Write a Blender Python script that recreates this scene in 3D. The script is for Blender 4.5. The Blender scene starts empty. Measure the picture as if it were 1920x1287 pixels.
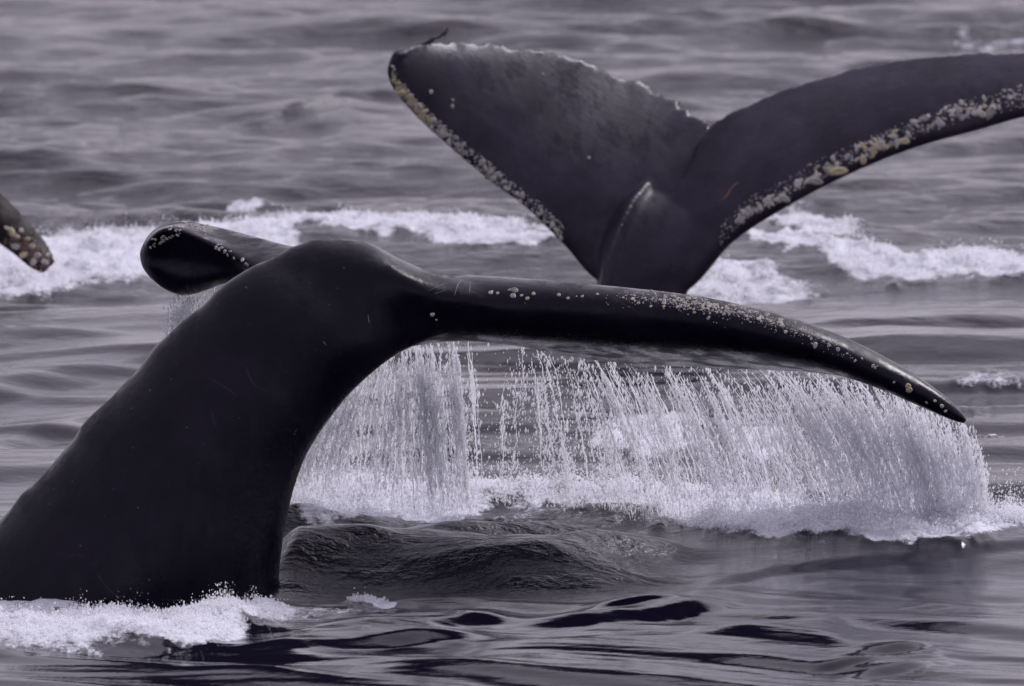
import bpy, bmesh, math, random
import numpy as np
from mathutils import Vector, Matrix
from mathutils.bvhtree import BVHTree

random.seed(7)
rng = np.random.default_rng(7)
scene = bpy.context.scene
col = scene.collection

# ------------------------------------------------------------------ camera, world, sun, exposure
F = 14800.0            # focal length in photo pixels (1920 wide)
CAM_H = 5.5
PITCH = math.atan((643.5 + 955.0) / F)
cam_d = bpy.data.cameras.new('camera')
cam = bpy.data.objects.new('camera', cam_d)
col.objects.link(cam)
cam.location = (0, 0, CAM_H)
cam.rotation_euler = (math.pi / 2 - PITCH, 0, 0)
cam_d.sensor_width = 36
cam_d.lens = 36 * F / 1920
cam_d.clip_start = 0.5
cam_d.clip_end = 60000
cam_d.dof.use_dof = True
cam_d.dof.focus_distance = 40.6
cam_d.dof.aperture_fstop = 4.4
scene.camera = cam

SUN_EL, SUN_AZ = math.radians(42), math.radians(44)      # azimuth from +Y towards +X
world = bpy.data.worlds.new('World')
scene.world = world
world.use_nodes = True
wn, wl = world.node_tree.nodes, world.node_tree.links
wn.clear()
sky = wn.new('ShaderNodeTexSky'); sky.sky_type = 'NISHITA'; sky.sun_disc = False
sky.sun_elevation = SUN_EL; sky.sun_rotation = SUN_AZ
sky.air_density = 1.0; sky.dust_density = 1.5; sky.ozone_density = 2.0
tint = wn.new('ShaderNodeMix'); tint.data_type = 'RGBA'; tint.blend_type = 'MULTIPLY'; tint.inputs[0].default_value = 1
hs = wn.new('ShaderNodeHueSaturation'); hs.inputs['Saturation'].default_value = 0.2
wl.new(sky.outputs[0], hs.inputs['Color'])
wl.new(hs.outputs[0], tint.inputs[6]); tint.inputs[7].default_value = (1.0, 0.92, 1.06, 1)
cloud = wn.new('ShaderNodeMix'); cloud.data_type = 'RGBA'; cloud.inputs[0].default_value = 0.55   # even overcast over the clear sky
wl.new(tint.outputs[2], cloud.inputs[6]); cloud.inputs[7].default_value = (4.9, 4.5, 5.3, 1)
bg = wn.new('ShaderNodeBackground'); bg.inputs['Strength'].default_value = 0.13
wl.new(cloud.outputs[2], bg.inputs['Color'])
wo = wn.new('ShaderNodeOutputWorld'); wl.new(bg.outputs[0], wo.inputs['Surface'])

sd = bpy.data.lights.new('sun', 'SUN'); sd.energy = 2.2; sd.angle = math.radians(24); sd.color = (1.0, 0.97, 1.0)
sun = bpy.data.objects.new('sun', sd); col.objects.link(sun)
sdir = Vector((math.sin(SUN_AZ) * math.cos(SUN_EL), math.cos(SUN_AZ) * math.cos(SUN_EL), math.sin(SUN_EL)))
sun.rotation_euler = sdir.to_track_quat('Z', 'Y').to_euler()
scene.view_settings.view_transform = 'Standard'
scene.view_settings.look = 'None'
scene.view_settings.exposure = 0.12
scene.view_settings.gamma = 1
scene.cycles.diffuse_bounces = 12
scene.cycles.max_bounces = 16
scene.cycles.transparent_max_bounces = 24

# ------------------------------------------------------------------ helpers
cp, sp = math.cos(PITCH), math.sin(PITCH)

def P(px, py, d):
    """world point seen at photo pixel (px, py) at ground distance d"""
    a, b = (px - 960) / F, -(py - 643.5) / F
    dy, dz = cp + b * sp, -sp + b * cp
    k = d / dy
    return Vector((a * k, d, CAM_H + dz * k))

def gdist(py):
    """distance where the ray through photo row py meets z = 0 (numpy)"""
    b = -(np.asarray(py, float) - 643.5) / F
    return CAM_H * (cp + b * sp) / (sp - b * cp)

def project(x, y, z):
    dx, dy, dz = x, y, z - CAM_H
    zc = dy * cp - dz * sp
    yc = dy * sp + dz * cp
    return 960 + F * dx / zc, 643.5 - F * yc / zc

def hash2(i, j, seed):
    v = np.sin(i * 127.1 + j * 311.7 + seed * 74.7) * 43758.5453
    return v - np.floor(v)

def vnoise(x, y, seed=0):
    i, j = np.floor(x), np.floor(y)
    fx, fy = x - i, y - j
    fx = fx * fx * (3 - 2 * fx); fy = fy * fy * (3 - 2 * fy)
    a, b = hash2(i, j, seed), hash2(i + 1, j, seed)
    c, d = hash2(i, j + 1, seed), hash2(i + 1, j + 1, seed)
    return (a + (b - a) * fx) * (1 - fy) + (c + (d - c) * fx) * fy

def fbm(x, y, seed=0, octs=4):
    s, a, t = 0, 1.0, 0
    for o in range(octs):
        s = s + a * vnoise(x, y, seed + o * 13.3); t += a
        x, y, a = x * 2.03 + 5.1, y * 2.03 + 1.7, a * 0.5
    return s / t

def sstep(a, b, v):
    t = np.clip((v - a) / (b - a), 0, 1)
    return t * t * (3 - 2 * t)

def mesh_np(name, verts, faces, n=4):
    """fast mesh from numpy arrays, all faces with n corners"""
    me = bpy.data.meshes.new(name)
    verts = np.ascontiguousarray(verts, dtype=np.float32); faces = np.ascontiguousarray(faces, dtype=np.int32)
    me.vertices.add(len(verts)); me.vertices.foreach_set('co', verts.ravel())
    me.loops.add(faces.size); me.loops.foreach_set('vertex_index', faces.ravel())
    me.polygons.add(len(faces))
    me.polygons.foreach_set('loop_start', np.arange(0, faces.size, n, dtype=np.int32))
    me.polygons.foreach_set('loop_total', np.full(len(faces), n, dtype=np.int32))
    me.polygons.foreach_set('use_smooth', np.ones(len(faces), dtype=bool))
    me.update(calc_edges=True)
    return me

def link(name, me, mat=None, parent=None, **props):
    o = bpy.data.objects.new(name, me); col.objects.link(o)
    if mat is not None:
        for m in (mat if isinstance(mat, (list, tuple)) else [mat]): me.materials.append(m)
    if parent is not None: o.parent = parent
    for k, v in props.items(): o[k] = v
    return o

def material(name):
    m = bpy.data.materials.new(name); m.use_nodes = True
    n, l = m.node_tree.nodes, m.node_tree.links
    b = n['Principled BSDF']
    return m, n, l, b

def noise_node(n, l, coord, scale, detail=4, rough=0.55, vec=None):
    t = n.new('ShaderNodeTexNoise'); t.inputs['Scale'].default_value = scale
    t.inputs['Detail'].default_value = detail; t.inputs['Roughness'].default_value = rough
    src = coord
    if vec is not None:
        mp = n.new('ShaderNodeMapping'); mp.inputs['Scale'].default_value = vec
        l.new(coord, mp.inputs['Vector']); src = mp.outputs[0]
    l.new(src, t.inputs['Vector'])
    return t.outputs['Fac']

def mathn(n, l, op, a, b=None, clamp=False):
    m = n.new('ShaderNodeMath'); m.operation = op; m.use_clamp = clamp
    for i, v in enumerate((a, b)):
        if v is None: continue
        if isinstance(v, (int, float)): m.inputs[i].default_value = v
        else: l.new(v, m.inputs[i])
    return m.outputs[0]

def ramp(n, l, fac, stops):
    r = n.new('ShaderNodeValToRGB'); l.new(fac, r.inputs[0])
    e = r.color_ramp.elements
    while len(e) < len(stops): e.new(0.5)
    for k, (p_, c) in enumerate(stops):
        e[k].position = p_; e[k].color = c if len(c) == 4 else (*c, 1)
    return r.outputs[0]

def maprange(n, l, v, a, b, c=0.0, d=1.0, smooth=True):
    m = n.new('ShaderNodeMapRange'); m.interpolation_type = 'SMOOTHSTEP' if smooth else 'LINEAR'
    l.new(v, m.inputs[0])
    for i, x in enumerate((a, b, c, d)):
        if isinstance(x, (int, float)): m.inputs[i + 1].default_value = x
        else: l.new(x, m.inputs[i + 1])
    return m.outputs[0]

def mixc(n, l, fac, a, b):
    m = n.new('ShaderNodeMix'); m.data_type = 'RGBA'
    for i, v in ((0, fac), (6, a), (7, b)):
        if isinstance(v, (int, float)): m.inputs[i].default_value = v
        elif isinstance(v, tuple): m.inputs[i].default_value = (*v, 1)
        else: l.new(v, m.inputs[i])
    return m.outputs[2]

def bump(n, l, h, strength, dist, prev=None):
    b = n.new('ShaderNodeBump'); b.inputs['Distance'].default_value = dist
    if isinstance(strength, (int, float)): b.inputs['Strength'].default_value = strength
    else: l.new(strength, b.inputs['Strength'])
    l.new(h, b.inputs['Height'])
    if prev is not None: l.new(prev, b.inputs['Normal'])
    return b.outputs[0]

# ------------------------------------------------------------------ materials
def make_sea_material():
    m, n, l, b = material('sea_water')
    geo = n.new('ShaderNodeNewGeometry').outputs['Position']
    foam = n.new('ShaderNodeAttribute'); foam.attribute_name = 'foam'
    rip = n.new('ShaderNodeAttribute'); rip.attribute_name = 'ripple'
    f1 = noise_node(n, l, geo, 9.0, 6, 0.68, (1, .42, 1.6))
    f2 = noise_node(n, l, geo, 42.0, 5, 0.7, (1, .5, 1.5))
    nz = mathn(n, l, 'ADD', mathn(n, l, 'MULTIPLY', f1, .62), mathn(n, l, 'MULTIPLY', f2, .38))
    lo = mathn(n, l, 'SUBTRACT', 0.72, mathn(n, l, 'MULTIPLY', foam.outputs['Fac'], .52))
    hi = mathn(n, l, 'ADD', lo, 0.24)
    fac = maprange(n, l, nz, lo, hi)
    on = maprange(n, l, foam.outputs['Fac'], 0.02, 0.2)
    fac = mathn(n, l, 'MULTIPLY', fac, on)
    # foam colour: dense foam is white, thin foam lets the water through
    fcol = ramp(n, l, nz, [(0.35, (.50, .50, .56)), (0.62, (.86, .87, .97))])
    basec = mixc(n, l, fac, (0.005, 0.004, 0.012), fcol)
    l.new(basec, b.inputs['Base Color'])
    rg = maprange(n, l, fac, 0, 1, 0.07, 0.75)
    l.new(rg, b.inputs['Roughness'])
    b.inputs['IOR'].default_value = 1.28
    # fine ripples
    r1 = noise_node(n, l, geo, 3.2, 6, 0.62, (1, 1.5, 1))
    r2 = noise_node(n, l, geo, 17.0, 4, 0.6, (1, 1.3, 1))
    s1 = mathn(n, l, 'MULTIPLY', rip.outputs['Fac'], 1.0)
    nb = bump(n, l, r1, s1, 0.11)
    nb = bump(n, l, r2, s1, 0.012, nb)
    nb = bump(n, l, nz, mathn(n, l, 'MULTIPLY', fac, 1.0), 0.05, nb)
    l.new(nb, b.inputs['Normal'])
    return m

def make_skin(name, scale=1.0, grey=0.0, bumpy=1.0, tint_=(0.0035, 0.0024, 0.009), spec=0.4, rough0=.35):
    m, n, l, b = material(name)
    geo = n.new('ShaderNodeTexCoord').outputs['Object']
    a = noise_node(n, l, geo, 2.2 * scale, 5, 0.6)
    c = noise_node(n, l, geo, 26 * scale, 4, 0.6)
    mot = maprange(n, l, a, .35, .7)
    g = tuple(t + grey for t in tint_)
    g2 = tuple(t * 1.7 + grey * 1.8 + .003 for t in tint_)
    base = mixc(n, l, mot, g, g2)
    spots = maprange(n, l, noise_node(n, l, geo, 34 * scale, 2, 0.5), .73, .78)
    base = mixc(n, l, mathn(n, l, 'MULTIPLY', spots, .5), base, (.16, .15, .17))
    # pale scratches
    w = n.new('ShaderNodeTexWave'); w.wave_type = 'BANDS'; w.bands_direction = 'DIAGONAL'
    w.inputs['Scale'].default_value = 2.1 * scale; w.inputs['Distortion'].default_value = 9
    w.inputs['Detail'].default_value = 2; l.new(geo, w.inputs['Vector'])
    sc = mathn(n, l, 'MULTIPLY', maprange(n, l, w.outputs['Fac'], .992, 1.0), maprange(n, l, a, .55, .62))
    base = mixc(n, l, mathn(n, l, 'MULTIPLY', sc, .07), base, (.25, .24, .27))
    l.new(base, b.inputs['Base Color'])
    wet = noise_node(n, l, geo, 3.5, 5, .6, (1.6, 1, .5))
    rr = mathn(n, l, 'ADD', maprange(n, l, wet, .42, .62, rough0 - .22, rough0 + .08), maprange(n, l, c, .3, .75, 0, .10))
    l.new(rr, b.inputs['Roughness'])
    b.inputs['IOR'].default_value = 1.33
    b.inputs['Specular IOR Level'].default_value = spec
    nb = bump(n, l, a, .18 * bumpy, .06)
    nb = bump(n, l, c, .35 * bumpy, .008, nb)
    l.new(nb, b.inputs['Normal'])
    return m

def make_barnacle(name, c1, c2):
    m, n, l, b = material(name)
    oi = n.new('ShaderNodeObjectInfo').outputs['Random']
    geo = n.new('ShaderNodeNewGeometry').outputs['Position']
    v = noise_node(n, l, geo, 30, 3, .6)
    mix = mathn(n, l, 'ADD', mathn(n, l, 'MULTIPLY', oi, .6), mathn(n, l, 'MULTIPLY', v, .5), True)
    l.new(mixc(n, l, mix, c1, c2), b.inputs['Base Color'])
    b.inputs['Roughness'].default_value = .6
    return m

def make_spray(name, colr=(.96, .96, .99)):
    m, n, l, b = material(name)
    b.inputs['Base Color'].default_value = (*colr, 1)
    b.inputs['Roughness'].default_value = .25
    tr = n.new('ShaderNodeBsdfTranslucent'); tr.inputs['Color'].default_value = (*colr, 1)
    mx = n.new('ShaderNodeMixShader'); mx.inputs[0].default_value = .68
    l.new(b.outputs[0], mx.inputs[1]); l.new(tr.outputs[0], mx.inputs[2])
    tp = n.new('ShaderNodeBsdfTransparent')
    m2 = n.new('ShaderNodeMixShader'); m2.inputs[0].default_value = .70
    l.new(tp.outputs[0], m2.inputs[1]); l.new(mx.outputs[0], m2.inputs[2])
    l.new(m2.outputs[0], n['Material Output'].inputs['Surface'])
    return m

def make_veil(name):
    m, n, l, b = material(name)
    uv = n.new('ShaderNodeUVMap'); uv.uv_map = 'flow'
    den = n.new('ShaderNodeAttribute'); den.attribute_name = 'density'
    s1 = noise_node(n, l, uv.outputs[0], 1.0, 5, .65, (7, .55, 1))
    s2 = noise_node(n, l, uv.outputs[0], 1.0, 5, .7, (26, 3.2, 1))
    s3 = noise_node(n, l, uv.outputs[0], 1.0, 3, .7, (60, 32, 1))
    s = mathn(n, l, 'ADD', mathn(n, l, 'MULTIPLY', s1, .42), mathn(n, l, 'ADD', mathn(n, l, 'MULTIPLY', s2, .30), mathn(n, l, 'MULTIPLY', s3, .28)))
    lo = mathn(n, l, 'SUBTRACT', .585, mathn(n, l, 'MULTIPLY', den.outputs['Fac'], .36))
    al = maprange(n, l, s, lo, mathn(n, l, 'ADD', lo, .17))
    al = mathn(n, l, 'MULTIPLY', al, maprange(n, l, den.outputs['Fac'], 0, .35, 0, .72))
    b.inputs['Base Color'].default_value = (.95, .95, .99, 1)
    b.inputs['Roughness'].default_value = .3
    l.new(bump(n, l, s, .9, .05), b.inputs['Normal'])
    tl = n.new('ShaderNodeBsdfTranslucent'); tl.inputs['Color'].default_value = (.95, .95, .99, 1)
    mx = n.new('ShaderNodeMixShader'); mx.inputs[0].default_value = .72
    l.new(b.outputs[0], mx.inputs[1]); l.new(tl.outputs[0], mx.inputs[2])
    tp = n.new('ShaderNodeBsdfTransparent')
    m2 = n.new('ShaderNodeMixShader'); l.new(al, m2.inputs[0])
    l.new(tp.outputs[0], m2.inputs[1]); l.new(mx.outputs[0], m2.inputs[2])
    l.new(m2.outputs[0], n['Material Output'].inputs['Surface'])
    return m

M_SEA = make_sea_material()
M_SKIN = make_skin('wet_black_skin', spec=.30, rough0=.40, bumpy=.7)
M_SKIN2 = make_skin('wet_grey_skin', 1.0, 0.008, .6, (0.016, 0.012, 0.026), 0.22, .45)
M_SKIN3 = make_skin('brown_worn_skin', 1.4, 0.002, 1.6, (0.010, 0.007, 0.008), .10, .6)
M_BARN = make_barnacle('barnacle_shell', (.16, .15, .15), (.66, .64, .61))
M_BARN_Y = make_barnacle('yellow_barnacle_shell', (.30, .24, .14), (.60, .53, .36))
M_SPRAY = make_spray('spray_droplets')
M_VEIL = make_veil('falling_water_veil')

# ------------------------------------------------------------------ sea surface
def poly(xs, pts):
    p = np.array(pts, float)
    return np.interp(xs, p[:, 0], p[:, 1])

def taper(px, x0, x1, w0, w1):
    return sstep(x0, x0 + w0, px) * (1 - sstep(x1 - w1, x1, px))

# wavelets: line of the foot of the face in photo rows, height, face length, back length, x range, end tapers
CRESTS = [
    ([(-200, 1232), (100, 1225), (300, 1228), (420, 1200), (540, 1150)], .07, .5, 1.3, -400, 560, 60, 130),
    ([(950, 1178), (1100, 1172), (1250, 1156), (1400, 1128)], 0.072, .24, .9, 930, 1440, 250, 200),
    ([(1000, 1150), (1150, 1142), (1300, 1130)], .03, .09, .5, 1040, 1330, 120, 120),
    ([(300, 1300), (700, 1285), (950, 1272), (1100, 1262), (1250, 1250), (1400, 1240), (1620, 1222)], .036, .85, .5, 700, 1640, 420, 110),
    ([(250, 1330), (700, 1322), (1200, 1310), (1600, 1290)], .024, .9, .5, 250, 1660, 280, 320),
    ([(1290, 1094), (1350, 1088), (1450, 1072), (1600, 1062), (1930, 1042), (2300, 1040)], .024, .17, 1.6, 1280, 2500, 90, 100),
    ([(1380, 1248), (1600, 1236), (1780, 1215)], .022, .14, .5, 1540, 1790, 90, 110),
    ([(1500, 1292), (1700, 1266), (1800, 1244)], .022, .14, .5, 1560, 1830, 90, 90),
    ([(1420, 1275), (1650, 1252), (1800, 1232)], .025, .08, .4, 1500, 1810, 90, 90),
    ([(1450, 1145), (1600, 1140), (1800, 1130)], .012, .06, .5, 1480, 1850, 120, 120),
    ([(560, 1190), (800, 1180), (950, 1160)], .05, .22, .8, 540, 1010, 160, 160),
    ([(480, 1225), (700, 1215), (900, 1200)], .045, .2, .8, 420, 960, 160, 200),
    ([(500, 1108), (620, 1100), (900, 1098), (1250, 1090)], .17, .75, .9, 480, 1340, 90, 300),
    ([(440, 240), (520, 230), (600, 218), (640, 206), (700, 196)], .075, .26, 2.0, 430, 700, 130, 80),
    ([(560, 205), (640, 182), (760, 178)], .04, .16, 2.0, 600, 780, 50, 60),
    ([(500, 244), (600, 240), (700, 236)], .04, .22, 2.0, 520, 720, 60, 60),
    ([(560, 425), (700, 418), (860, 412), (960, 405)], .13, .6, 2.0, 440, 1060, 220, 220),
    ([(0, 745), (300, 700), (420, 690)], .06, .6, 2.0, -300, 600, 200, 200),
    ([(0, 665), (300, 640), (420, 620)], .06, .6, 2.0, -300, 600, 200, 200),
    ([(0, 850), (200, 800), (420, 770)], .05, .5, 1.6, -300, 600, 200, 200),
    ([(860, 790), (1000, 800), (1100, 790)], .05, .30, 1.0, 700, 1200, 200, 150),
    ([(860, 880), (1000, 850), (1100, 830)], .05, .22, .8, 700, 1200, 200, 150),
    ([(1600, 985), (1930, 975), (2100, 970)], .05, 1.2, 1.6, 1600, 3200, 250, 100),
    ([(1600, 900), (1990, 890)], .10, .9, 1.6, 1600, 3200, 250, 100),
    ([(1500, 640), (1700, 630), (1990, 615)], .07, .5, 2, 1400, 3200, 200, 100),
    ([(1500, 700), (1700, 690), (1990, 680)], .06, .5, 2, 1500, 3200, 200, 100),
]
# foam: cx, cy, rx, ry, shear (dy per dx), strength
FOAM = [
    (150, 485, 320, 62, -.05, 1.05), (0, 510, 250, 50, 0, 1.0), (420, 470, 160, 42, -.05, 1.0),
    (760, 438, 330, 22, .04, .85), (930, 462, 150, 13, .02, 1.05), (560, 432, 110, 16, -.1, .95), (560, 1034, 45, 9, -.3, .6),
    (455, 378, 60, 10, -.2, .8),
    (1520, 420, 120, 36, .2, .85), (1660, 495, 140, 28, .1, 1.15), (1480, 462, 130, 20, .1, .9), (1830, 498, 170, 28, .05, 1.0),
    (1400, 520, 160, 34, .1, .8), (1330, 520, 70, 30, 0, .8), (1250, 540, 90, 28, 0, .7),
    (1215, 825, 112, 58, -.10, 1.25), (1425, 835, 62, 44, .1, 1.15), (1330, 790, 120, 24, 0, .5),
    (1860, 722, 80, 17, -.05, .62), (1890, 820, 60, 9, 0, .9), (1800, 760, 60, 9, 0, .5), (1880, 68, 120, 9, 0, .5),
    (740, 958, 220, 36, 0, 1.25), (640, 985, 130, 26, -.06, .8), (980, 950, 170, 26, 0, .72),
    (1240, 958, 240, 30, .06, .9), (1450, 1000, 250, 38, .05, 1.25), (1700, 1005, 260, 34, 0, 1.25), (1910, 1000, 80, 20, 0, 1.0),
    (130, 1174, 290, 54, 0, .95), (330, 1176, 160, 44, -.05, 1.0), (460, 1150, 120, 22, -.15, .8), (600, 1138, 90, 9, 0, .6),
    (690, 1114, 60, 8, 0, .95), (300, 1112, 300, 7, .02, .5), (30, 1120, 160, 18, 0, .9),
    (560, 1130, 230, 10, 0, .4), (1240, 1000, 90, 12, .2, .5), (1040, 985, 260, 20, .02, .42),
]

def foam_mask(px, py):
    wx = px + 40 * (fbm(px / 60, py / 14, 3) - .5)
    wy = py + 26 * (fbm(px / 45, py / 12, 9) - .5)
    m = np.zeros_like(px)
    for cx, cy, rx, ry, sh, s in FOAM:
        q = np.sqrt(((wx - cx) / rx) ** 2 + ((wy - cy - sh * (wx - cx)) / ry) ** 2)
        m = np.maximum(m, s * (1 - sstep(.55, 1.15, q)))
    return m

NW = 150
w_lam = np.exp(rng.uniform(np.log(.28), np.log(9.0), NW))
w_dir = rng.normal(0, .55, NW) + .12
w_ph = rng.uniform(0, 2 * np.pi, NW)
w_k = 2 * np.pi / w_lam

def sea_field(x, y, spacing):
    """returns dx, dy, z, foam, ripple for flat sea positions"""
    px, py = project(x, y, 0.0)
    py_c = np.clip(py, -700, 1600)
    dist = np.maximum(y, 1)
    foam = foam_mask(px, py_c)
    foam = np.where((np.abs(px - 960) < 2600) & (y > 20), foam, 0)
    # where the water is choppy, where it is slick
    far = sstep(49, 60, dist)
    slick = 1 - .75 * sstep(36, 39.5, dist) * (1 - far)
    gust = .55 + .9 * fbm(x / 7, y / 16, 21, 3)
    rough_patch = taper(px, 440, 1380, 90, 300) * taper(py_c, 965, 1130, 30, 50)
    amp_s = .03 * (.5 + .5 * sstep(37.5, 39.5, dist)) + .12 * far + .22 * rough_patch          # short waves
    amp_l = .035 * (.6 + .4 * sstep(37.5, 39.5, dist)) + .055 * far                              # long waves
    z = np.zeros_like(x); dx = np.zeros_like(x); dy = np.zeros_like(x)
    for lam, th, ph, k in zip(w_lam, w_dir, w_ph, w_k):
        kx, ky = k * math.sin(th), -k * math.cos(th)
        att = sstep(2.2, 4.5, lam / spacing)
        if lam < 1.4:
            s = amp_s * math.sqrt(2 / 70) * att * gust * (.6 + .4 * lam / 1.4)
        else:
            s = amp_l * math.sqrt(2 / 80) * att * 1.0
        a = s / k
        arg = kx * x + ky * y + ph
        z += a * np.cos(arg)
        sn = np.sin(arg)
        dx -= a * kx / k * sn * .8; dy -= a * ky / k * sn * .8
    # long soft ripple bands that climb to the right in the foreground slick
    nearw = 1 - sstep(38, 41, dist)
    u = y + .55 * x + .5 * fbm(x / 2.2, y / 1.6, 40, 3)
    z += nearw * (.012 * np.sin(u * 7.2) + .006 * np.sin(u * 15 + 1.3) * fbm(x / 1.4, y, 44, 2))
    z += nearw * (.012 * (fbm(x * .8, (y + .30 * x) * 5.5, 46, 3) - .5) + .006 * (fbm(x * 2.2, (y + .30 * x) * 15, 47, 2) - .5))
    u2 = y - .15 * x + 1.2 * fbm(x / 3.5, y / 3, 50, 3)
    midw = sstep(40.5, 42.5, dist) * (1 - far)
    z += midw * (.024 * np.sin(u2 * 3.1) + .013 * np.sin(u2 * 6.6 + .7) + .006 * np.sin(u2 * 13 + 2.7))
    for pts, H, Lf, Lb, x0, x1, t0, t1 in CRESTS:
        sel = (px > x0 - 5) & (px < x1 + 5)
        if not sel.any(): continue
        yb = gdist(poly(px[sel], pts))
        yb = yb + .22 * (fbm(x[sel] * 1.3, y[sel] * 0, 61 + H, 2) - .5) * min(1, Lf * 2) + .04 * (fbm(x[sel] * 5, y[sel] * 0, 65, 2) - .5)
        t = y[sel] - yb
        up = .65 * np.clip(t / Lf, 0, 1) + .35 * sstep(0, Lf, t); dn = 1 - sstep(Lf, Lf + Lb, t)
        z[sel] += H * taper(px[sel], x0, x1, t0, t1) * up * dn * (.8 + .4 * fbm(x[sel] * 1.7, y[sel] * .6, 71, 2))
    # broad lift under the splash line
    z += .06 * sstep(40.0, 41.2, dist) * (1 - sstep(42.5, 45, dist)) * taper(px, 420, 2300, 120, 200)
    # lumpy foam
    fm = np.clip(foam, 0, 1.2)
    lump = fbm(x * 6.5, y * 3.0, 31, 5) - .42
    lump2 = fbm(x * 2.6, y * 1.4, 35, 3) - .4
    z += fm * (.11 * lump + .07 * lump2) * np.where(spacing < .3, 1, 0) * np.where(dist > 48, 1.1, np.where(dist < 39.7, .55, 1))
    # heavier bank at the left behind the small fluke
    ripple = .05 + .42 * far + .55 * rough_patch + .05 * sstep(40, 42, dist)
    ripple = ripple * (.6 + .8 * fbm(x / 3, y / 6, 77, 2))
    ripple = ripple * (1 - .6 * sstep(200, 900, dist))
    return dx, dy, z, foam, np.clip(ripple, 0, 1)

def build_sea():
    dense_y = 1 / np.linspace(1 / 32.0, 1 / 110.0, 1000)
    near_y = np.concatenate([np.linspace(-260, 4, 20), np.linspace(8, 31.8, 70)])
    far_y = np.concatenate([np.geomspace(111, 900, 110)[1:], np.geomspace(1000, 30000, 14)])
    ys = np.concatenate([near_y, dense_y, far_y])
    tx = np.linspace(-.084, .084, 620)
    side = np.concatenate([np.geomspace(.0855, .35, 40), np.geomspace(.4, 12, 16)])
    ts = np.concatenate([-side[::-1], tx, side])
    g = np.maximum(ys, 30)
    X = ts[None, :] * g[:, None]; Y = np.repeat(ys[:, None], len(ts), 1)
    spy = np.gradient(ys)[:, None] * np.ones_like(X)
    spx = np.abs(np.gradient(X, axis=1))
    spacing = np.maximum(spy, spx * .8).ravel()
    x, y = X.ravel(), Y.ravel()
    dx, dy, z, foam, rip = sea_field(x, y, spacing)
    V = np.stack([x + dx, y + dy, z], 1)
    nr, nc = X.shape
    idx = np.arange(nr * nc).reshape(nr, nc)
    Fc = np.stack([idx[:-1, :-1], idx[:-1, 1:], idx[1:, 1:], idx[1:, :-1]], -1).reshape(-1, 4)
    me = mesh_np('sea', V, Fc)
    for nm, arr in (('foam', foam), ('ripple', rip)):
        a = me.attributes.new(nm, 'FLOAT', 'POINT'); a.data.foreach_set('value', arr.astype(np.float32))
    link('sea', me, M_SEA, kind='structure')

build_sea()

def sea_z(x, y):
    x = np.atleast_1d(np.asarray(x, float)); y = np.atleast_1d(np.asarray(y, float))
    return sea_field(x, y, np.full_like(x, .05))[2]

# ------------------------------------------------------------------ whale building blocks
def cat_rows(rows, n):
    """smooth resample of a list of numeric rows (Catmull-Rom)"""
    R = np.array(rows, float); m = len(R); out = []
    for t in np.linspace(0, m - 1, n):
        i = min(int(t), m - 2); u = t - i
        p0, p1, p2, p3 = R[max(i - 1, 0)], R[i], R[i + 1], R[min(i + 2, m - 1)]
        out.append(.5 * ((2 * p1) + (-p0 + p2) * u + (2 * p0 - 5 * p1 + 4 * p2 - p3) * u * u + (-p0 + 3 * p1 - 3 * p2 + p3) * u ** 3))
    return np.array(out)

def loft(loops):
    """closed loft through equal sized loops of 3D points, capped"""
    n = len(loops[0]); V = [tuple(p) for L in loops for p in L]; Fs = []
    for i in range(len(loops) - 1):
        for j in range(n):
            k = (j + 1) % n
            Fs.append((i * n + j, i * n + k, (i + 1) * n + k, (i + 1) * n + j))
    for base, rev in ((0, True), ((len(loops) - 1) * n, False)):
        c = len(V); V.append(tuple(np.mean([V[base + j] for j in range(n)], axis=0)))
        for j in range(n):
            k = (j + 1) % n
            Fs.append((c, base + k, base + j) if rev else (c, base + j, base + k))
    return V, Fs

def stock_loops(rows, n=48, m=28, knuckle=0.0):
    """rows: Lx, Ly, Rx, Ry, depth, half thickness"""
    loops = []
    for q, (lx, ly, rx, ry, d, b) in enumerate(cat_rows(rows, n)):
        L, R_ = P(lx, ly, d), P(rx, ry, d)
        c = (L + R_) / 2; A = (R_ - L) / 2
        B = Vector((0, 1, 0)) * b
        lp = []
        for j in range(m):
            th = 2 * math.pi * j / m
            cs, sn = math.cos(th), math.sin(th)
            kn = 1 + (knuckle * (math.sin(q * 1.05) + .6 * math.sin(q * 2.3 + 1)) if cs < -.6 else 0)
            lp.append(c + A * cs * kn + B * sn * (1 - .22 * abs(cs) ** 3))
        loops.append(lp)
    return loops

def naca(c):
    return 2.6 * 5 * .5 * (.2969 * math.sqrt(max(c, 0)) - .126 * c - .3516 * c * c + .2843 * c ** 3 - .0955 * c ** 4) / 1.3

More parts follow.
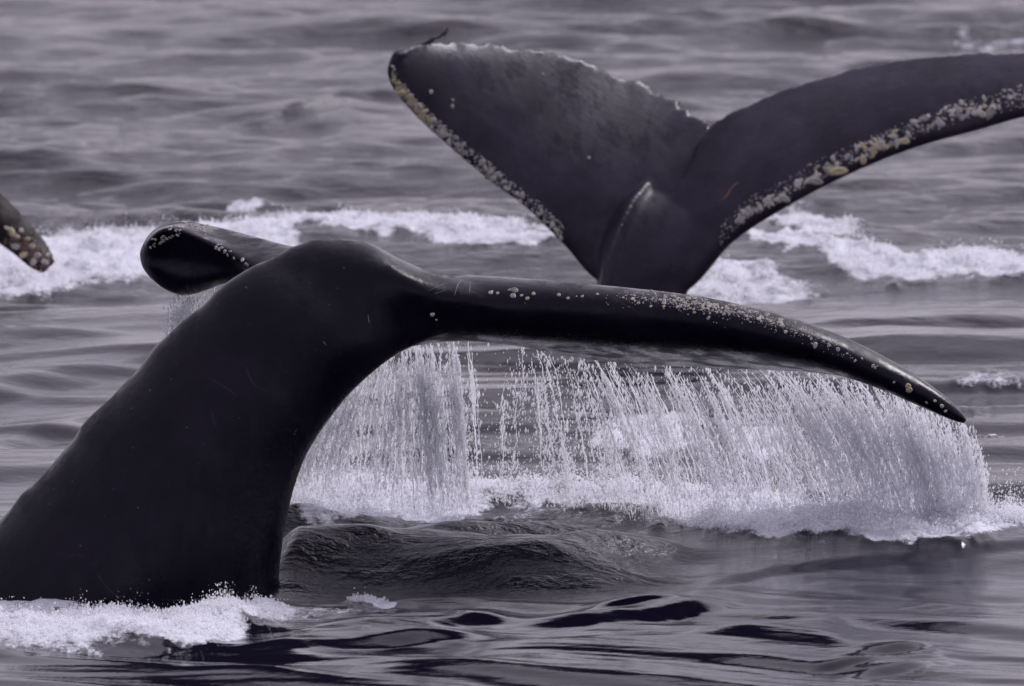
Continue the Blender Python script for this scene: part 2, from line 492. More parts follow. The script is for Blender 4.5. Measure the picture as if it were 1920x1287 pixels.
def foil_loops(rows, n=60, m=36, camber=.10, up=(0, 0, 1), rough_te=0.0):
    """rows: LEx, LEy, LEd, TEx, TEy, TEd, thickness. a fluke lobe as sections of a blunt foil"""
    R = cat_rows(rows, n); loops = []
    C = [(P(r[0], r[1], r[2]), P(r[3], r[4], r[5]), max(r[6], .022)) for r in R]
    for i, (LE, TE, T) in enumerate(C):
        nx = C[min(i + 1, n - 1)]; pv = C[max(i - 1, 0)]
        span = ((nx[0] + nx[1]) - (pv[0] + pv[1])).normalized()
        ch = TE - LE; N = ch.cross(span)
        N = N.normalized() if N.length > 1e-6 else Vector(up)
        if N.dot(Vector(up)) < 0: N = -N
        jit = ch.normalized() * rough_te * (random.random() - .5)
        lp = []
        for j in range(m):
            th = 2 * math.pi * j / m
            c = (1 - math.cos(th)) / 2
            y = T * .5 * naca(c) / .5 * (1 if th < math.pi else -1)
            tip = .011 * (1 if th < math.pi else -1) * sin_safe(c)
            lp.append(LE + ch * c + jit * max(0, (c - .90) / .10) + N * (y + tip + camber * math.sin(math.pi * c) * ch.length * .5))
        loops.append(lp)
    return loops

def sin_safe(c):
    return min(1, c * 6) * min(1, (1 - c) * 30)

def fuse(name, parts, voxel, smooth_it):
    """several closed lofts become one continuous skin"""
    V, Fs = [], []
    for v, f in parts:
        o = len(V); V += v; Fs += [tuple(i + o for i in q) for q in f]
    me = bpy.data.meshes.new(name + '_raw'); me.from_pydata(V, [], Fs); me.update()
    bm = bmesh.new(); bm.from_mesh(me); bmesh.ops.recalc_face_normals(bm, faces=bm.faces); bm.to_mesh(me); bm.free()
    o = bpy.data.objects.new(name + '_raw', me); col.objects.link(o)
    r = o.modifiers.new('r', 'REMESH'); r.mode = 'VOXEL'; r.voxel_size = voxel; r.adaptivity = 0
    s = o.modifiers.new('s', 'SMOOTH'); s.factor = .5; s.iterations = smooth_it
    dg = bpy.context.evaluated_depsgraph_get()
    out = bpy.data.meshes.new_from_object(o.evaluated_get(dg))
    out.name = name
    bpy.data.objects.remove(o)
    out.polygons.foreach_set('use_smooth', np.ones(len(out.polygons), dtype=bool))
    return out

def bvh_of(me):
    return BVHTree.FromPolygons([v.co for v in me.vertices], [tuple(p.vertices) for p in me.polygons])

def hit(bvh, px, py):
    o = Vector((0, 0, CAM_H)); t = P(px, py, 40)
    loc, nrm, i, d = bvh.ray_cast(o, (t - o).normalized())
    return loc, nrm

def barnacle_mesh(name, mat, seed):
    """a small ridged cone with a sunk crater"""
    r = random.Random(seed); n = 8
    rings = [(1.0, -.25), (.92, .12), (.62, .62), (.42, .70), (.30, .42)]
    V, Fs = [], []
    jit = [.86 + .28 * r.random() for _ in range(n)]
    for rad, h in rings:
        for j in range(n):
            a = 2 * math.pi * j / n
            V.append((rad * jit[j] * math.cos(a), rad * jit[j] * math.sin(a), h))
    for i in range(len(rings) - 1):
        for j in range(n):
            k = (j + 1) % n
            Fs.append((i * n + j, i * n + k, (i + 1) * n + k, (i + 1) * n + j))
    c = len(V); V.append((0, 0, .38)); b = (len(rings) - 1) * n
    for j in range(n): Fs.append((b + j, b + (j + 1) % n, c))
    me = bpy.data.meshes.new(name); me.from_pydata(V, [], Fs); me.update(); me.materials.append(mat)
    return me

BM = [barnacle_mesh('barnacle', M_BARN, s) for s in (1, 2, 3)]
BY = [barnacle_mesh('yellow_barnacle', M_BARN_Y, s) for s in (4, 5)]

def put_barnacle(parent, bvh, px, py, size, yellow=False, sx=1.0, rot=None):
    loc, nrm = hit(bvh, px, py)
    if loc is None: return
    o = bpy.data.objects.new('barnacle', random.choice(BY if yellow else BM)); col.objects.link(o)
    o.parent = parent
    q = nrm.to_track_quat('Z', 'Y').to_matrix().to_4x4()
    spin = Matrix.Rotation(random.uniform(0, 6.28) if rot is None else rot, 4, 'Z')
    o.matrix_local = Matrix.Translation(loc) @ q @ spin @ Matrix.Diagonal((size * sx, size, size * .8, 1))

def crust(parent, bvh, pts, mat, name='barnacle_crust'):
    """many tiny shells joined"""
    base = np.array([(1, 0, -.2), (0, 1, -.2), (-1, 0, -.2), (0, -1, -.2), (0, 0, .7)])
    fc = np.array([(0, 1, 4), (1, 2, 4), (2, 3, 4), (3, 0, 4)])
    V, Fs = [], []
    for px, py, s in pts:
        loc, nrm = hit(bvh, px, py)
        if loc is None: continue
        q = nrm.to_track_quat('Z', 'Y').to_matrix()
        a = random.uniform(0, 6.28); rz = np.array([[math.cos(a), -math.sin(a), 0], [math.sin(a), math.cos(a), 0], [0, 0, 1]])
        v = (base * (s, s * random.uniform(.5, 1), s)) @ rz.T @ np.array(q).T + np.array(loc)
        Fs.append(fc + len(V) * 5); V.append(v)
    if not V: return
    me = mesh_np(name, np.concatenate(V), np.concatenate(Fs), 3)
    return link(name, me, mat, parent, kind='stuff')

def strip(name, bvh, pts, width, mat, parent, lift=.004):
    """a thin raised weal along photo points on the skin"""
    R = cat_rows(pts, 14); V, Fs = [], []
    P3 = []
    for px, py in R:
        loc, nrm = hit(bvh, px, py)
        if loc is not None: P3.append((loc, nrm))
    for i, (c, nr) in enumerate(P3):
        t = (P3[min(i + 1, len(P3) - 1)][0] - P3[max(i - 1, 0)][0])
        if t.length < 1e-6: t = Vector((1, 0, 0))
        s = t.normalized().cross(nr).normalized()
        w = width * math.sin(math.pi * (i + .5) / len(P3)) * random.uniform(.6, 1.1)
        V += [c - s * w - nr * .002, c + nr * lift, c + s * w - nr * .002]
        if i:
            b = (i - 1) * 3
            Fs += [(b, b + 1, b + 4, b + 3), (b + 1, b + 2, b + 5, b + 4)]
    if len(V) < 6: return
    me = bpy.data.meshes.new(name); me.from_pydata([tuple(v) for v in V], [], Fs); me.update()
    return link(name, me, mat, parent)

def root(name, label, cat, group=None):
    e = bpy.data.objects.new(name, None); col.objects.link(e)
    e['label'] = label; e['category'] = cat
    if group: e['group'] = group
    return e

# ------------------------------------------------------------------ front whale
W_GROUP = 'humpback whales diving with their tail flukes raised'
whale1 = root('humpback_whale', 'glossy black tail arched across the front, water pouring from its long barnacled fluke', 'whale', W_GROUP)
stock1 = stock_loops([
    (-700, 1420, 560, 1480, 39.7, .62),
    (-430, 1250, 535, 1320, 39.7, .58),
    (-170, 1090, 524, 1190, 39.7, .54),
    (-8, 982, 526, 1060, 39.7, .50),
    (80, 885, 545, 945, 39.75, .46),
    (172, 782, 572, 862, 39.8, .42),
    (262, 684, 615, 792, 39.85, .38),
    (345, 598, 668, 728, 39.9, .33),
    (440, 520, 735, 672, 39.95, .29),
    (530, 470, 800, 640, 40.05, .26),
    (612, 447, 850, 622, 40.1, .28),
    (690, 456, 880, 618, 40.12, .30),
    (740, 482, 915, 612, 40.12, .29),
    (790, 505, 960, 606, 40.10, .26),
    (850, 520, 1010, 600, 40.08, .22),
    (930, 534, 1060, 590, 40.06, .15)], 60, 32, .020)
right1 = foil_loops([
    (600, 545, 40.1, 690, 620, 40.9, .50),
    (690, 556, 40.0, 750, 640, 41.0, .44),
    (770, 566, 39.95, 800, 630, 41.1, .36),
    (850, 570, 39.9, 870, 628, 41.15, .32),
    (950, 572, 39.85, 970, 640, 41.1, .31),
    (1100, 576, 39.85, 1120, 670, 41.0, .30),
    (1300, 594, 39.8, 1320, 684, 40.85, .27),
    (1450, 624, 39.75, 1470, 690, 40.7, .22),
    (1560, 660, 39.75, 1580, 699, 40.55, .175),
    (1660, 705, 39.75, 1675, 724, 40.35, .135),
    (1740, 748, 39.8, 1752, 759, 40.15, .095),
    (1790, 779, 39.85, 1798, 783, 40.0, .05),
    (1812, 793, 39.9, 1814, 793, 39.97, .02)], 110, 40, .06)

def left_lobe_loops():
    # x, top y, ridge y, hollow y, bottom y, depth
    rows = [(640, 470, 520, 550, 590, 40.6), (550, 462, 530, 545, 575, 41.0), (480, 444, 502, 512, 528, 41.3), (430, 431, 474, 500, 530, 41.5),
            (385, 421, 452, 492, 546, 41.6), (345, 414, 434, 486, 556, 41.65), (310, 418, 430, 482, 544, 41.7),
            (284, 434, 444, 480, 524, 41.72), (268, 456, 462, 480, 505, 41.75), (261, 474, 477, 480, 487, 41.78)]
    loops = []
    for x, yt, yr, yh, yb, d in cat_rows(rows, 40):
        w = min(1, (yb - yt) / 90)
        pts = [(yt, d + .55 * w), (yt + 1, d + .30 * w), (yt + (yr - yt) * .45, d + .02 * w), (yr - 4 * w, d - .22 * w), (yr + 3 * w, d - .25 * w),
               (yr + 10 * w, d - .20 * w), (yh, d - .12 * w), (yh + (yb - yh) * .6, d - .14 * w), (yb - 2, d - .02 * w), (yb, d + .06 * w), (yb - 4 * w, d + .16 * w),
               (yh + (yb - yh) * .3, d + .26 * w), (yh, d + .42 * w), (yt + (yh - yt) * .5, d + .55 * w)]
        loops.append([P(x, a, b) for a, b in pts])
    return loops

me1 = fuse('body', [loft(stock1), loft(right1), loft(left_lobe_loops())], .016, 30)
body1 = link('body', me1, M_SKIN, whale1)
bv1 = bvh_of(me1)
# barnacles along the leading edge of the near lobe
def edge_y(x):
    return float(np.interp(x, [800, 870, 960, 1100, 1200, 1300, 1400, 1500, 1600, 1700, 1800], [575, 552, 552, 556, 558, 570, 586, 618, 665, 722, 780]))
random.seed(11)
cnt = 0
while cnt < 230:
    x = random.triangular(1130, 1560, 1330) if random.random() < .78 else random.uniform(915, 1790)
    y = edge_y(x) + random.gauss(0, 7) + (x - 1300) * .01
    put_barnacle(whale1, bv1, x, y, random.triangular(.003, .013, .005), random.random() < .12, random.uniform(.8, 1.7), None)
    cnt += 1
for x, y, s in ((965, 545, .020), (962, 555, .017), (811, 590, .015), (1705, 731, .018), (1703, 724, .016), (818, 600, .007), (1290, 560, .016), (1300, 568, .014),
                (1262, 556, .015), (1438, 590, .017), (1340, 572, .013), (1245, 565, .012), (920, 549, .013), (933, 550, .010), (1000, 551, .012), (1048, 553, .012), (1120, 552, .009)):
    put_barnacle(whale1, bv1, x, y, s, x in (1300, 1705, 1703))
crust(whale1, bv1, [(x, edge_y(x) + random.gauss(1, 8) + (x - 1300) * .01, random.uniform(.0025, .006)) for x in [random.triangular(1120, 1600, 1350) for _ in range(700)]], M_BARN)
# barnacles round the curled far lobe
for _ in range(60):
    u = random.random()
    x = 275 + 120 * u; y = 455 - 45 * math.sin(u * 2.2) + 14 + random.gauss(0, 7)
    put_barnacle(whale1, bv1, x, y, random.uniform(.004, .011), False, random.uniform(1, 2))
for _ in range(16):
    u = random.random()
    put_barnacle(whale1, bv1, 385 + 90 * u, 448 + 55 * u + random.gauss(0, 4), random.uniform(.006, .013))
M_SCAR, _n, _l, _b = material('pale_scar'); _b.inputs['Base Color'].default_value = (.32, .31, .34, 1); _b.inputs['Roughness'].default_value = .5
for pts in ([(800, 548), (820, 538), (836, 531)], [(812, 552), (835, 545)], [(852, 556), (858, 535), (866, 526)], [(880, 552), (882, 528)], [(690, 590), (692, 606)], [(606, 640), (612, 648)]):
    strip('scar', bv1, pts, .003, M_SCAR, whale1)

# ------------------------------------------------------------------ rear whale
whale2 = root('humpback_whale', 'dark grey upright tail behind, broad left fluke and yellow barnacles along the edges', 'whale', W_GROUP)
D2 = 53.4
random.seed(5)
left2 = foil_loops([
    (1190, 560, D2, 1330, 330, D2 + .45, .30),
    (1112, 520, D2 + .05, 1345, 262, D2 + .65, .26),
    (1060, 462, D2 + .05, 1322, 226, D2 + .85, .22),
    (990, 392, D2 + .05, 1248, 182, D2 + 1.0, .19),
    (908, 330, D2, 1155, 137, D2 + 1.0, .17),
    (835, 268, D2 - .1, 1065, 104, D2 + .85, .15),
    (775, 212, D2 - .2, 965, 88, D2 + .6, .13),
    (738, 166, D2 - .3, 880, 80, D2 + .35, .11),
    (728, 132, D2 - .35, 815, 80, D2 + .1, .08),
    (742, 100, D2 - .35, 780, 84, D2 - .1, .05)], 100, 32, .03, (0, -.6, 1), .085)
right2 = foil_loops([
    (1170, 570, D2, 1300, 300, D2 + .45, .28),
    (1285, 545, D2 - .05, 1330, 238, D2 + .65, .27),
    (1365, 455, D2 - .05, 1420, 190, D2 + .8, .25),
    (1470, 385, D2 - .05, 1525, 152, D2 + .85, .23),
    (1590, 322, D2, 1650, 120, D2 + .85, .22),
    (1710, 274, D2 + .1, 1765, 107, D2 + .8, .20),
    (1820, 244, D2 + .2, 1860, 101, D2 + .8, .18),
    (1920, 216, D2 + .3, 1960, 105, D2 + .75, .16),
    (2040, 200, D2 + .4, 2060, 130, D2 + .7, .12),
    (2150, 200, D2 + .5, 2155, 175, D2 + .6, .05)], 90, 32, .03, (0, -.6, 1), .03)
def keel_loops(rows, n=50):
    # rows: y, left x, keel x, right x, keel depth, side depth, half thickness behind
    out = []
    for y, xl_, xk, xr_, dk, ds, b in cat_rows(rows, n):
        w = xr_ - xk
        pts = [(xl_, ds + .40), (xl_ + (xk - xl_) * .5, ds + .12), (xk - 5, dk + .02), (xk, dk), (xk + 5, dk + .04), (xk + .10 * w, dk + (ds - dk) * .40),
               (xk + .3 * w, dk + (ds - dk) * .52), (xk + .6 * w, dk + (ds - dk) * .55), (xr_ - .12 * w, ds - (ds - dk) * .2), (xr_, ds), (xr_ - .1 * w, ds + b * .7), (xk + .3 * w, ds + b), (xl_ + .3 * (xk - xl_), ds + b * .6)]
        tilt = 0
        out.append([P(px_, y + (px_ - xk) * .10, d_) for px_, d_ in pts])
    return out
stock2 = keel_loops([
    (760, 1090, 1110, 1380, D2 - .55, D2 - .05, .34),
    (640, 1105, 1118, 1330, D2 - .50, D2 - .05, .32),
    (540, 1116, 1129, 1288, D2 - .40, D2 - .02, .30),
    (475, 1092, 1143, 1330, D2 - .32, D2 + .02, .28),
    (415, 1085, 1168, 1375, D2 - .14, D2 + .14, .26),
    (372, 1105, 1190, 1405, D2 + .06, D2 + .30, .22),
    (334, 1135, 1222, 1430, D2 + .34, D2 + .58, .16),
    (314, 1165, 1242, 1430, D2 + .60, D2 + .80, .10),
    (296, 1200, 1268, 1430, D2 + .90, D2 + 1.05, .06)])
me2 = fuse('body', [loft(left2), loft(right2), loft(stock2)], .019, 3)
body2 = link('body', me2, M_SKIN2, whale2)
bv2 = bvh_of(me2)
LE_R = [(1330, 478), (1400, 405), (1470, 372), (1520, 340), (1590, 308), (1700, 262), (1800, 222), (1920, 196), (2000, 195)]
LE_L = [(728, 140), (738, 172), (775, 218), (835, 275), (905, 332), (960, 380), (1000, 408), (1060, 462)]
xr, yr_ = zip(*LE_R); xl, yl_ = zip(*LE_L)
for _ in range(230):
    x = random.uniform(1385, 1985); t = (x - 1385) / 540
    y = float(np.interp(x, xr, yr_)) - random.uniform(-2, 16 + 22 * min(t, 1))
    put_barnacle(whale2, bv2, x, y, random.triangular(.005, .020, .008), random.random() < (.3 if 1500 < x < 1680 else .08), random.uniform(1, 2.4), None)
for x, y, s, yl2, sx in ((1562, 298, .055, False, .5), (1548, 318, .045, False, .6), (1572, 322, .060, True, 2.0), (1530, 340, .055, False, 1.7), (1496, 345, .05, False, 1.2), (1470, 372, .05, False, 1.5),
                 (1402, 398, .05, False, 1.4), (1388, 415, .045, False, 1.2), (1618, 300, .045, True, 1.6), (1654, 272, .042, False, 1.8), (1695, 266, .04, True, 1.8), (1733, 222, .045, False, 1.7), (1762, 232, .045, False, 1.5),
                 (1858, 210, .06, False, 1.8), (1842, 215, .045, False, 1.4), (1255, 180, .022, False, 1)):
    put_barnacle(whale2, bv2, x, y, s * .6, yl2, sx)
for _ in range(170):
    x = random.uniform(730, 1045) if random.random() < .5 else random.uniform(730, 860)
    y = float(np.interp(x, xl, yl_)) - random.uniform(0, 26)
    put_barnacle(whale2, bv2, x + 6, y, random.triangular(.005, .020, .008), x < 800 and random.random() < .7, random.uniform(1, 2), None)
for x, y, s in ((808, 173, .03), (848, 200, .03), (849, 188, .02), (905, 305, .045), (925, 335, .04), (932, 345, .035), (918, 325, .035), (1104, 296, .02), (1018, 140, .02), (752, 175, .05), (750, 185, .04)):
    put_barnacle(whale2, bv2, x, y, s * .6, x < 760)
crust(whale2, bv2, [(x, float(np.interp(x, xr, yr_)) - random.uniform(-6, 34), random.uniform(.003, .010)) for x in [random.uniform(1350, 1990) for _ in range(900)]], M_BARN)
crust(whale2, bv2, [(x + 6, float(np.interp(x, xl, yl_)) - random.uniform(0, 34), random.uniform(.003, .011)) for x in [random.uniform(730, 1050) for _ in range(600)]], M_BARN)
crust(whale2, bv2, [(x + 6, float(np.interp(x, xl, yl_)) - random.uniform(0, 24), random.uniform(.004, .012)) for x in [random.uniform(729, 800) for _ in range(200)]], M_BARN_Y)
M_OR, _n, _l, _b = material('orange_scar'); _b.inputs['Base Color'].default_value = (.16, .08, .055, 1); _b.inputs['Roughness'].default_value = .5
o = strip('scar', bv2, [(1340, 380), (1360, 370), (1372, 352), (1384, 343), (1402, 340)], .013, M_OR, whale2)
if o: o['label'] = 'orange scar on the grey skin'
# strand of weed on the tip
R = cat_rows([(775, 92, D2), (795, 82, D2), (815, 74, D2), (828, 66, D2), (836, 60, D2)], 16)
lp = []
for i, (a, b, d) in enumerate(R):
    c = P(a, b, d); r_ = .014 + .008 * math.sin(i * 1.3) + (.012 if i > 12 else 0)
    lp.append([c + Vector((math.cos(t) * r_ * .6, math.sin(t) * r_, math.sin(t + .8) * r_)) for t in np.linspace(0, 2 * math.pi, 9)[:-1]])
v, f = loft(lp); ms = bpy.data.meshes.new('weed_strand'); ms.from_pydata(v, [], f)
link('weed_strand', ms, M_SKIN2, whale2)

# ------------------------------------------------------------------ third whale, only its fluke tip in frame
whale3 = root('humpback_whale', 'brown barnacled fluke tip hanging into white spray, cut off by the photo edge', 'whale', W_GROUP)
lob3 = foil_loops([
    (-520, 330, 55.2, -420, 180, 55.6, .28),
    (-330, 330, 55.2, -260, 210, 55.6, .24),
    (-160, 370, 55.1, -100, 280, 55.5, .20),
    (-40, 428, 55.0, 10, 372, 55.3, .16),
    (20, 470, 54.9, 58, 420, 55.1, .12),
    (55, 498, 54.8, 90, 460, 55.0, .09),
    (80, 512, 54.8, 104, 492, 54.9, .05)], 60, 28, .03, (0, -.3, 1), .02)
st3 = stock_loops([(-720, 800, -380, 800, 55.2, .4), (-660, 560, -400, 580, 55.2, .35), (-600, 400, -400, 420, 55.3, .3), (-540, 280, -400, 300, 55.4, .15)], 30, 24)
me3 = fuse('body', [loft(lob3), loft(st3)], .024, 4)
body3 = link('body', me3, M_SKIN3, whale3)
bv3 = bvh_of(me3)
for x, y, s in ((22, 436, .05), (40, 432, .045), (32, 444, .04), (52, 448, .05), (60, 462, .06), (44, 478, .05), (70, 480, .06), (84, 492, .05), (62, 492, .05), (30, 462, .05), (14, 428, .035), (90, 478, .035)):
    put_barnacle(whale3, bv3, x, y, s * .45, random.random() < .5, random.uniform(1, 2))

M_RED = make_barnacle('brown_crust', (.07, .035, .03), (.20, .13, .10))
crust(whale3, bv3, [(20 + 85 * u + random.gauss(0, 9), 440 + 68 * u + random.gauss(0, 12), random.uniform(.006, .02)) for u in [random.random() ** .8 for _ in range(420)]], M_RED)
# ------------------------------------------------------------------ falling water
OCT = np.array([(1, 0, 0), (-1, 0, 0), (0, 1, 0), (0, -1, 0), (0, 0, 1.25), (0, 0, -1.25)], float)
OCF = np.array([(0, 2, 4), (2, 1, 4), (1, 3, 4), (3, 0, 4), (2, 0, 5), (1, 2, 5), (3, 1, 5), (0, 3, 5)])

def drops(C, S, stretch=None):
    """C: n x 3 centres, S: n sizes -> verts, faces (triangles)"""
    n = len(C)
    a = rng.uniform(0, 6.28, n); ca, sa = np.cos(a), np.sin(a)
    V = OCT[None] * (S[:, None, None] * rng.uniform(.7, 1.3, (n, 1, 3)))
    if stretch is not None: V[:, :, 2] *= stretch[:, None]
    x = V[:, :, 0] * ca[:, None] - V[:, :, 1] * sa[:, None]; y = V[:, :, 0] * sa[:, None] + V[:, :, 1] * ca[:, None]
    V = np.stack([x, y, V[:, :, 2]], -1) + C[:, None, :]
    Fx = OCF[None] + (np.arange(n) * 6)[:, None, None]
    return V.reshape(-1, 3), Fx.reshape(-1, 3)

def PN(px, py, d):
    px, py, d = np.broadcast_arrays(np.asarray(px, float), np.asarray(py, float), np.asarray(d, float))
    a, b = (px - 960) / F, -(py - 643.5) / F
    dy, dz = cp + b * sp, -sp + b * cp
    k = d / dy
    return np.stack([a * k, d, CAM_H + dz * k], -1)

def curtain(name, label, top, bot, dens, n_strand, n_drop, d_top, d_bot, nl=2, seed=1, drop_size=(.0013, .0085), sag=1.6):
    """top/bot: polylines u -> (px, py). dens: u -> density. the water falls from the edge to the sea"""
    r = np.random.default_rng(seed)
    tu, tp = zip(*top); bu, bp = zip(*bot); du, dv = zip(*dens)
    tp, bp = np.array(tp, float), np.array(bp, float)
    def pos(u, v, off=0.0):
        x0, y0 = np.interp(u, tu, tp[:, 0]), np.interp(u, tu, tp[:, 1])
        x1, y1 = np.interp(u, bu, bp[:, 0]), np.interp(u, bu, bp[:, 1])
        s = v ** .72                        # sideways drift is ahead of the fall
        x = x0 + (x1 - x0) * s + off
        y = y0 + (y1 - y0) * v
        d = np.interp(u, du, np.linspace(0, 0, len(du))) + d_top + (d_bot - d_top) * v
        return x, y, d
    n_rope = max(5, int(n_strand / 14))
    gu = np.linspace(0, 1, 400)
    gw = np.cumsum(np.interp(gu, du, dv)); gw /= gw[-1]
    ropes = np.interp((np.arange(n_rope) + r.uniform(.1, .9, n_rope)) / n_rope, gw, gu); rope_w = r.uniform(.3, 1, n_rope)
    def rope_den(u, v):
        q = np.zeros_like(u)
        for k, (ru, rw) in enumerate(zip(ropes, rope_w)):
            q += rw * np.exp(-((u - ru - .02 * (fbm(v * 2.5 + k * 7, v * 0 + k, seed, 2) - .5)) / .009) ** 2)
        return np.clip(q, 0, 1)
    V, Q, T, matq, matt, UV, DEN = [], [], [], [], [], [], []
    nv = 0
    # veils
    for L in range(nl):
        nu_, nvv = 180, 90
        U, W = np.meshgrid(np.linspace(0, 1, nu_), np.linspace(0, 1, nvv))
        x, y, d = pos(U, W)
        d = d + .06 * (L - 1) + .10 * (fbm(U * 22 + L * 9, W * 1.2, 80 + L, 3) - .5) * (.3 + W) + .02 * (fbm(U * 90, W * 6, 85 + L, 2) - .5)
        x = x + 10 * (fbm(U * 14, W * 3, 90 + L, 3) - .5)
        pts = PN(x, y, d).reshape(-1, 3)
        idx = np.arange(nu_ * nvv).reshape(nvv, nu_) + nv
        Q.append(np.stack([idx[:-1, :-1], idx[:-1, 1:], idx[1:, 1:], idx[1:, :-1]], -1).reshape(-1, 4))
        V.append(pts); nv += len(pts)
        w_m = abs(tp[-1, 0] - tp[0, 0]) / 370
        UV.append(np.stack([U.ravel() * max(w_m, .5) + L * 3.7, W.ravel() * 1.2 + L * 1.3], -1))
        edge = sstep(0, .03, U) * (1 - sstep(.97, 1, U)) * (.75 + .25 * sstep(0, .1, W))
        DEN.append((np.interp(U, du, dv) * edge * (.60 + .25 * W + .22 * rope_den(U, W))).ravel())
    vme = mesh_np(name, np.concatenate(V), np.concatenate(Q), 4)
    uvl = vme.uv_layers.new(name='flow'); uvd = np.concatenate(UV)
    li = np.empty(len(vme.loops), dtype=np.int32); vme.loops.foreach_get('vertex_index', li)
    uvl.data.foreach_set('uv', uvd[li].astype(np.float32).ravel())
    a = vme.attributes.new('density', 'FLOAT', 'POINT'); a.data.foreach_set('value', np.concatenate(DEN).astype(np.float32))
    main = link(name, vme, M_VEIL, kind='stuff', label=label, category='falling water')
    # strands: thin broken tubes
    cdf_u = np.linspace(0, 1, 400); w = np.interp(cdf_u, du, dv); w = w * (.25 + 1.5 * fbm(cdf_u * 26, cdf_u * 0, seed, 3) ** 2); cdf = np.cumsum(w); cdf /= cdf[-1]
    us = np.interp(r.uniform(0, 1, n_strand), cdf, cdf_u)
    pick = r.random(n_strand) < .5
    us = np.where(pick, ropes[r.choice(n_rope, n_strand, p=rope_w / rope_w.sum())] + r.normal(0, .011, n_strand), us)
    SV, SQ = [], []; base = 0; DC, DS = [], []
    for u in us:
        v0 = r.uniform(0, .35) if r.random() < .55 else r.uniform(0, .8)
        v1 = min(1, v0 + r.uniform(.2, .8)); n = 26
        v = np.linspace(v0, v1, n)
        ph = r.uniform(0, 100)
        uu = u + .050 * (fbm(v * 2.2 + ph, v * 0 + ph, seed, 3) - .5) * v
        x, y, d = pos(np.clip(uu, 0, 1), v)
        x = x + 9 * (fbm(v * 18 + ph, v * 0, seed + 3, 2) - .5)
        d = d + r.normal(0, .05)
        c = PN(x, y, d)
        rad = r.uniform(.0014, .0062) * (.35 + 1.3 * fbm(v * 45 + ph, v * 0, seed + 5, 2)) * np.sin(np.pi * np.linspace(.04, .96, n)) ** .4
        ring = np.array([(1, 0), (-.5, .87), (-.5, -.87)])
        pts = c[:, None, :] + np.stack([rad[:, None] * ring[:, 0], rad[:, None] * ring[:, 1], 0 * rad[:, None] * ring[:, 0]], -1)
        SV.append(pts.reshape(-1, 3))
        i = np.arange(n - 1)[:, None] * 3 + base; j = np.arange(3)[None]; k = (j + 1) % 3
        SQ.append(np.stack([i + j, i + k, i + 3 + k, i + 3 + j], -1).reshape(-1, 4)); base += 3 * n
        m = int(n_drop / n_strand)
        vv = np.clip(r.uniform(v0, min(1.02, v1 + .15), m), 0, 1.02)
        x, y, d = pos(np.clip(np.interp(vv, v, uu), 0, 1), vv)
        sc = 2.5 + 9 * vv
        DC.append(PN(x + r.normal(0, 1, m) * sc, y + r.normal(0, 4, m), d + r.normal(0, .05, m)))
        DS.append(r.uniform(0, 1, m) ** 5 * (drop_size[1] - drop_size[0]) + drop_size[0])
    sme = mesh_np('strand', np.concatenate(SV), np.concatenate(SQ), 4)
    link('water_strands', sme, M_SPRAY, main, kind='stuff')
    # loose drops over the whole width
    m = int(n_drop * .35)
    uu, vv = np.interp(r.uniform(0, 1, m), cdf, cdf_u) + r.normal(0, .02, m), r.uniform(0, 1, m) ** .8
    x, y, d = pos(np.clip(uu, 0, 1), vv)
    DC.append(PN(x + r.normal(0, 6, m), y, d + r.normal(0, .08, m))); DS.append(r.uniform(0, 1, m) ** 5 * (drop_size[1] - drop_size[0]) + drop_size[0])
    C, S = np.concatenate(DC), np.concatenate(DS)
    dv_, df_ = drops(C, S * .9, rng.uniform(1.2, 3.0, len(C)))
    link('droplets', mesh_np('droplets', dv_, df_, 3), M_SPRAY, main, kind='stuff')
    return main

curtain('falling_water', 'white rush of water falling beside the black tail stock to the sea',
        [(0, (610, 790)), (.12, (655, 730)), (.3, (705, 678)), (.5, (762, 645)), (.75, (815, 630)), (1, (885, 626))],
        [(0, (545, 955)), (.15, (580, 958)), (.35, (680, 962)), (.55, (800, 962)), (.75, (850, 958)), (1, (905, 955))],
        [(0, .35), (.12, .45), (.3, .5), (.45, .6), (.52, .68), (.68, .68), (.74, .35), (.85, .5), (.93, .25), (1, .08)],
        360, 14000, 41.25, 42.0, 2, 3)
curtain('falling_water', 'wide torn sheet of water hanging from the long fluke down to the splash',
        [(0, (1040, 655)), (.1, (1120, 672)), (.35, (1330, 686)), (.55, (1500, 694)), (.7, (1620, 708)), (.85, (1720, 748)), (.95, (1790, 782)), (1, (1822, 796))],
        [(0, (1180, 975)), (.1, (1240, 985)), (.35, (1470, 1000)), (.55, (1680, 1010)), (.7, (1740, 1015)), (.85, (1790, 1012)), (.95, (1835, 1010)), (1, (1860, 1008))],
        [(0, .20), (.1, .40), (.2, .42), (.33, .55), (.42, .72), (.5, .85), (.6, .88), (.7, .80), (.8, .82), (.9, .88), (.97, .9), (1, .5)],
        680, 30000, 41.1, 41.6, 2, 5)
curtain('falling_water', 'thin strings of drops falling between the two water sheets',
        [(0, (900, 640)), (.3, (965, 645)), (.6, (1010, 650)), (1, (1090, 668))],
        [(0, (900, 940)), (.3, (960, 940)), (.6, (1060, 945)), (1, (1180, 960))],
        [(0, .02), (.2, .03), (.5, .10), (.8, .08), (1, .2)], 34, 2600, 41.3, 41.8, 1, 8, (.003, .008))
curtain('falling_water', 'small trickle of spray falling from the curled far fluke',
        [(0, (325, 548)), (.4, (370, 553)), (.7, (410, 538)), (1, (470, 508))],
        [(0, (316, 640)), (.4, (350, 660)), (.7, (400, 660)), (1, (470, 650))],
        [(0, .4), (.3, .7), (.7, .9), (1, .9)], 60, 4500, 41.75, 41.8, 1, 9)

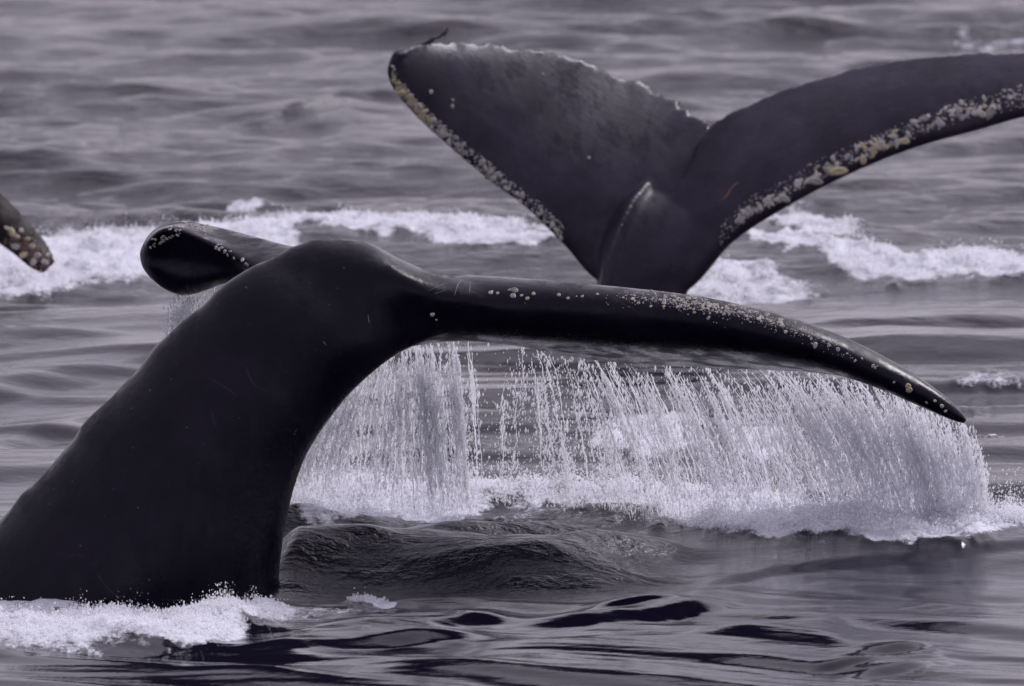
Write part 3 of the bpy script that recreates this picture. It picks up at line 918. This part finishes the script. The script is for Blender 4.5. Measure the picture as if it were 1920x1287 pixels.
# ------------------------------------------------------------------ froth and spray on the sea
def froth(name, label, ellipses, n, size, jump, seed=1, lift=0.0):
    """small lumps of froth sitting on the sea plus drops thrown up; ellipses in photo px (cx, cy, rx, ry, shear, weight)"""
    r = np.random.default_rng(seed)
    wt = np.array([e[5] for e in ellipses]); wt = wt / wt.sum()
    which = r.choice(len(ellipses), n, p=wt)
    E = np.array(ellipses)[which]
    a, q = r.uniform(0, 2 * np.pi, n), np.sqrt(r.uniform(0, 1, n))
    px = E[:, 0] + E[:, 2] * q * np.cos(a); py = E[:, 1] + E[:, 3] * q * np.sin(a) + E[:, 4] * (px - E[:, 0])
    dd = gdist(py); c = PN(px, py, dd)
    x, y = c[:, 0], c[:, 1]
    clump = fbm(x * 7, y * 3.5, seed, 4)
    keep = clump > r.uniform(.25, .62, n)
    x, y, clump = x[keep], y[keep], clump[keep]
    z = sea_z(x, y)
    s = size[0] + (size[1] - size[0]) * r.uniform(0, 1, len(x)) ** 3
    spike = np.clip(clump - .5, 0, 1) * 4
    h = r.exponential(1, len(x)) * jump * (.35 + spike)
    h = np.minimum(h, jump * 5)
    s = s * np.where(h > jump, .6, 1)
    C = np.stack([x + r.normal(0, .01, len(x)), y, z + h + lift], -1)
    v, f = drops(C, s)
    return link(name, mesh_np(name, v, f, 3), M_SPRAY, kind='stuff', label=label, category='foam')

froth('foam', 'froth boiling where the water falls beside the tail stock', [(730, 955, 190, 22, 0, 1.2), (640, 975, 110, 22, 0, .5), (850, 950, 70, 16, 0, .5), (980, 955, 130, 14, 0, .35)], 16000, (.003, .010), .045, 21)
froth('foam', 'long bank of froth under the wide sheet of falling water', [(1240, 965, 190, 22, .05, .8), (1450, 1000, 210, 28, .04, 1.5), (1680, 1006, 190, 24, 0, 1.6), (1850, 1002, 90, 16, 0, .7)], 36000, (.003, .011), .050, 22)
froth('foam', 'white foam wave breaking in front of the whale at the lower left', [(110, 1168, 260, 46, 0, 2), (330, 1168, 140, 38, -.05, 1.2), (450, 1150, 90, 16, -.15, .5), (690, 1114, 40, 5, 0, .1)], 13000, (.003, .011), .020, 23)
froth('foam', 'blurred spray bank behind the curled fluke at the left', [(150, 485, 300, 50, -.05, 2), (400, 468, 150, 34, -.05, 1), (80, 500, 60, 40, 0, .6)], 14000, (.004, .014), .03, 24)
froth('foam', 'bright foam patch seen through the water sheet', [(1215, 825, 95, 40, -.10, 1.5), (1425, 835, 50, 30, .1, .8)], 9000, (.003, .012), .022, 25)
froth('foam', 'distant foam trailing right of the upright tail', [(1660, 495, 120, 18, .1, 1), (1520, 430, 100, 26, .2, .7), (1830, 498, 120, 18, 0, .7), (1350, 520, 60, 20, 0, .4)], 9000, (.004, .014), .02, 26)
froth('foam', 'thin distant foam line behind the hump of the black tail', [(760, 438, 280, 14, .04, 1), (930, 462, 120, 8, .02, .6)], 5000, (.004, .012), .015, 27)
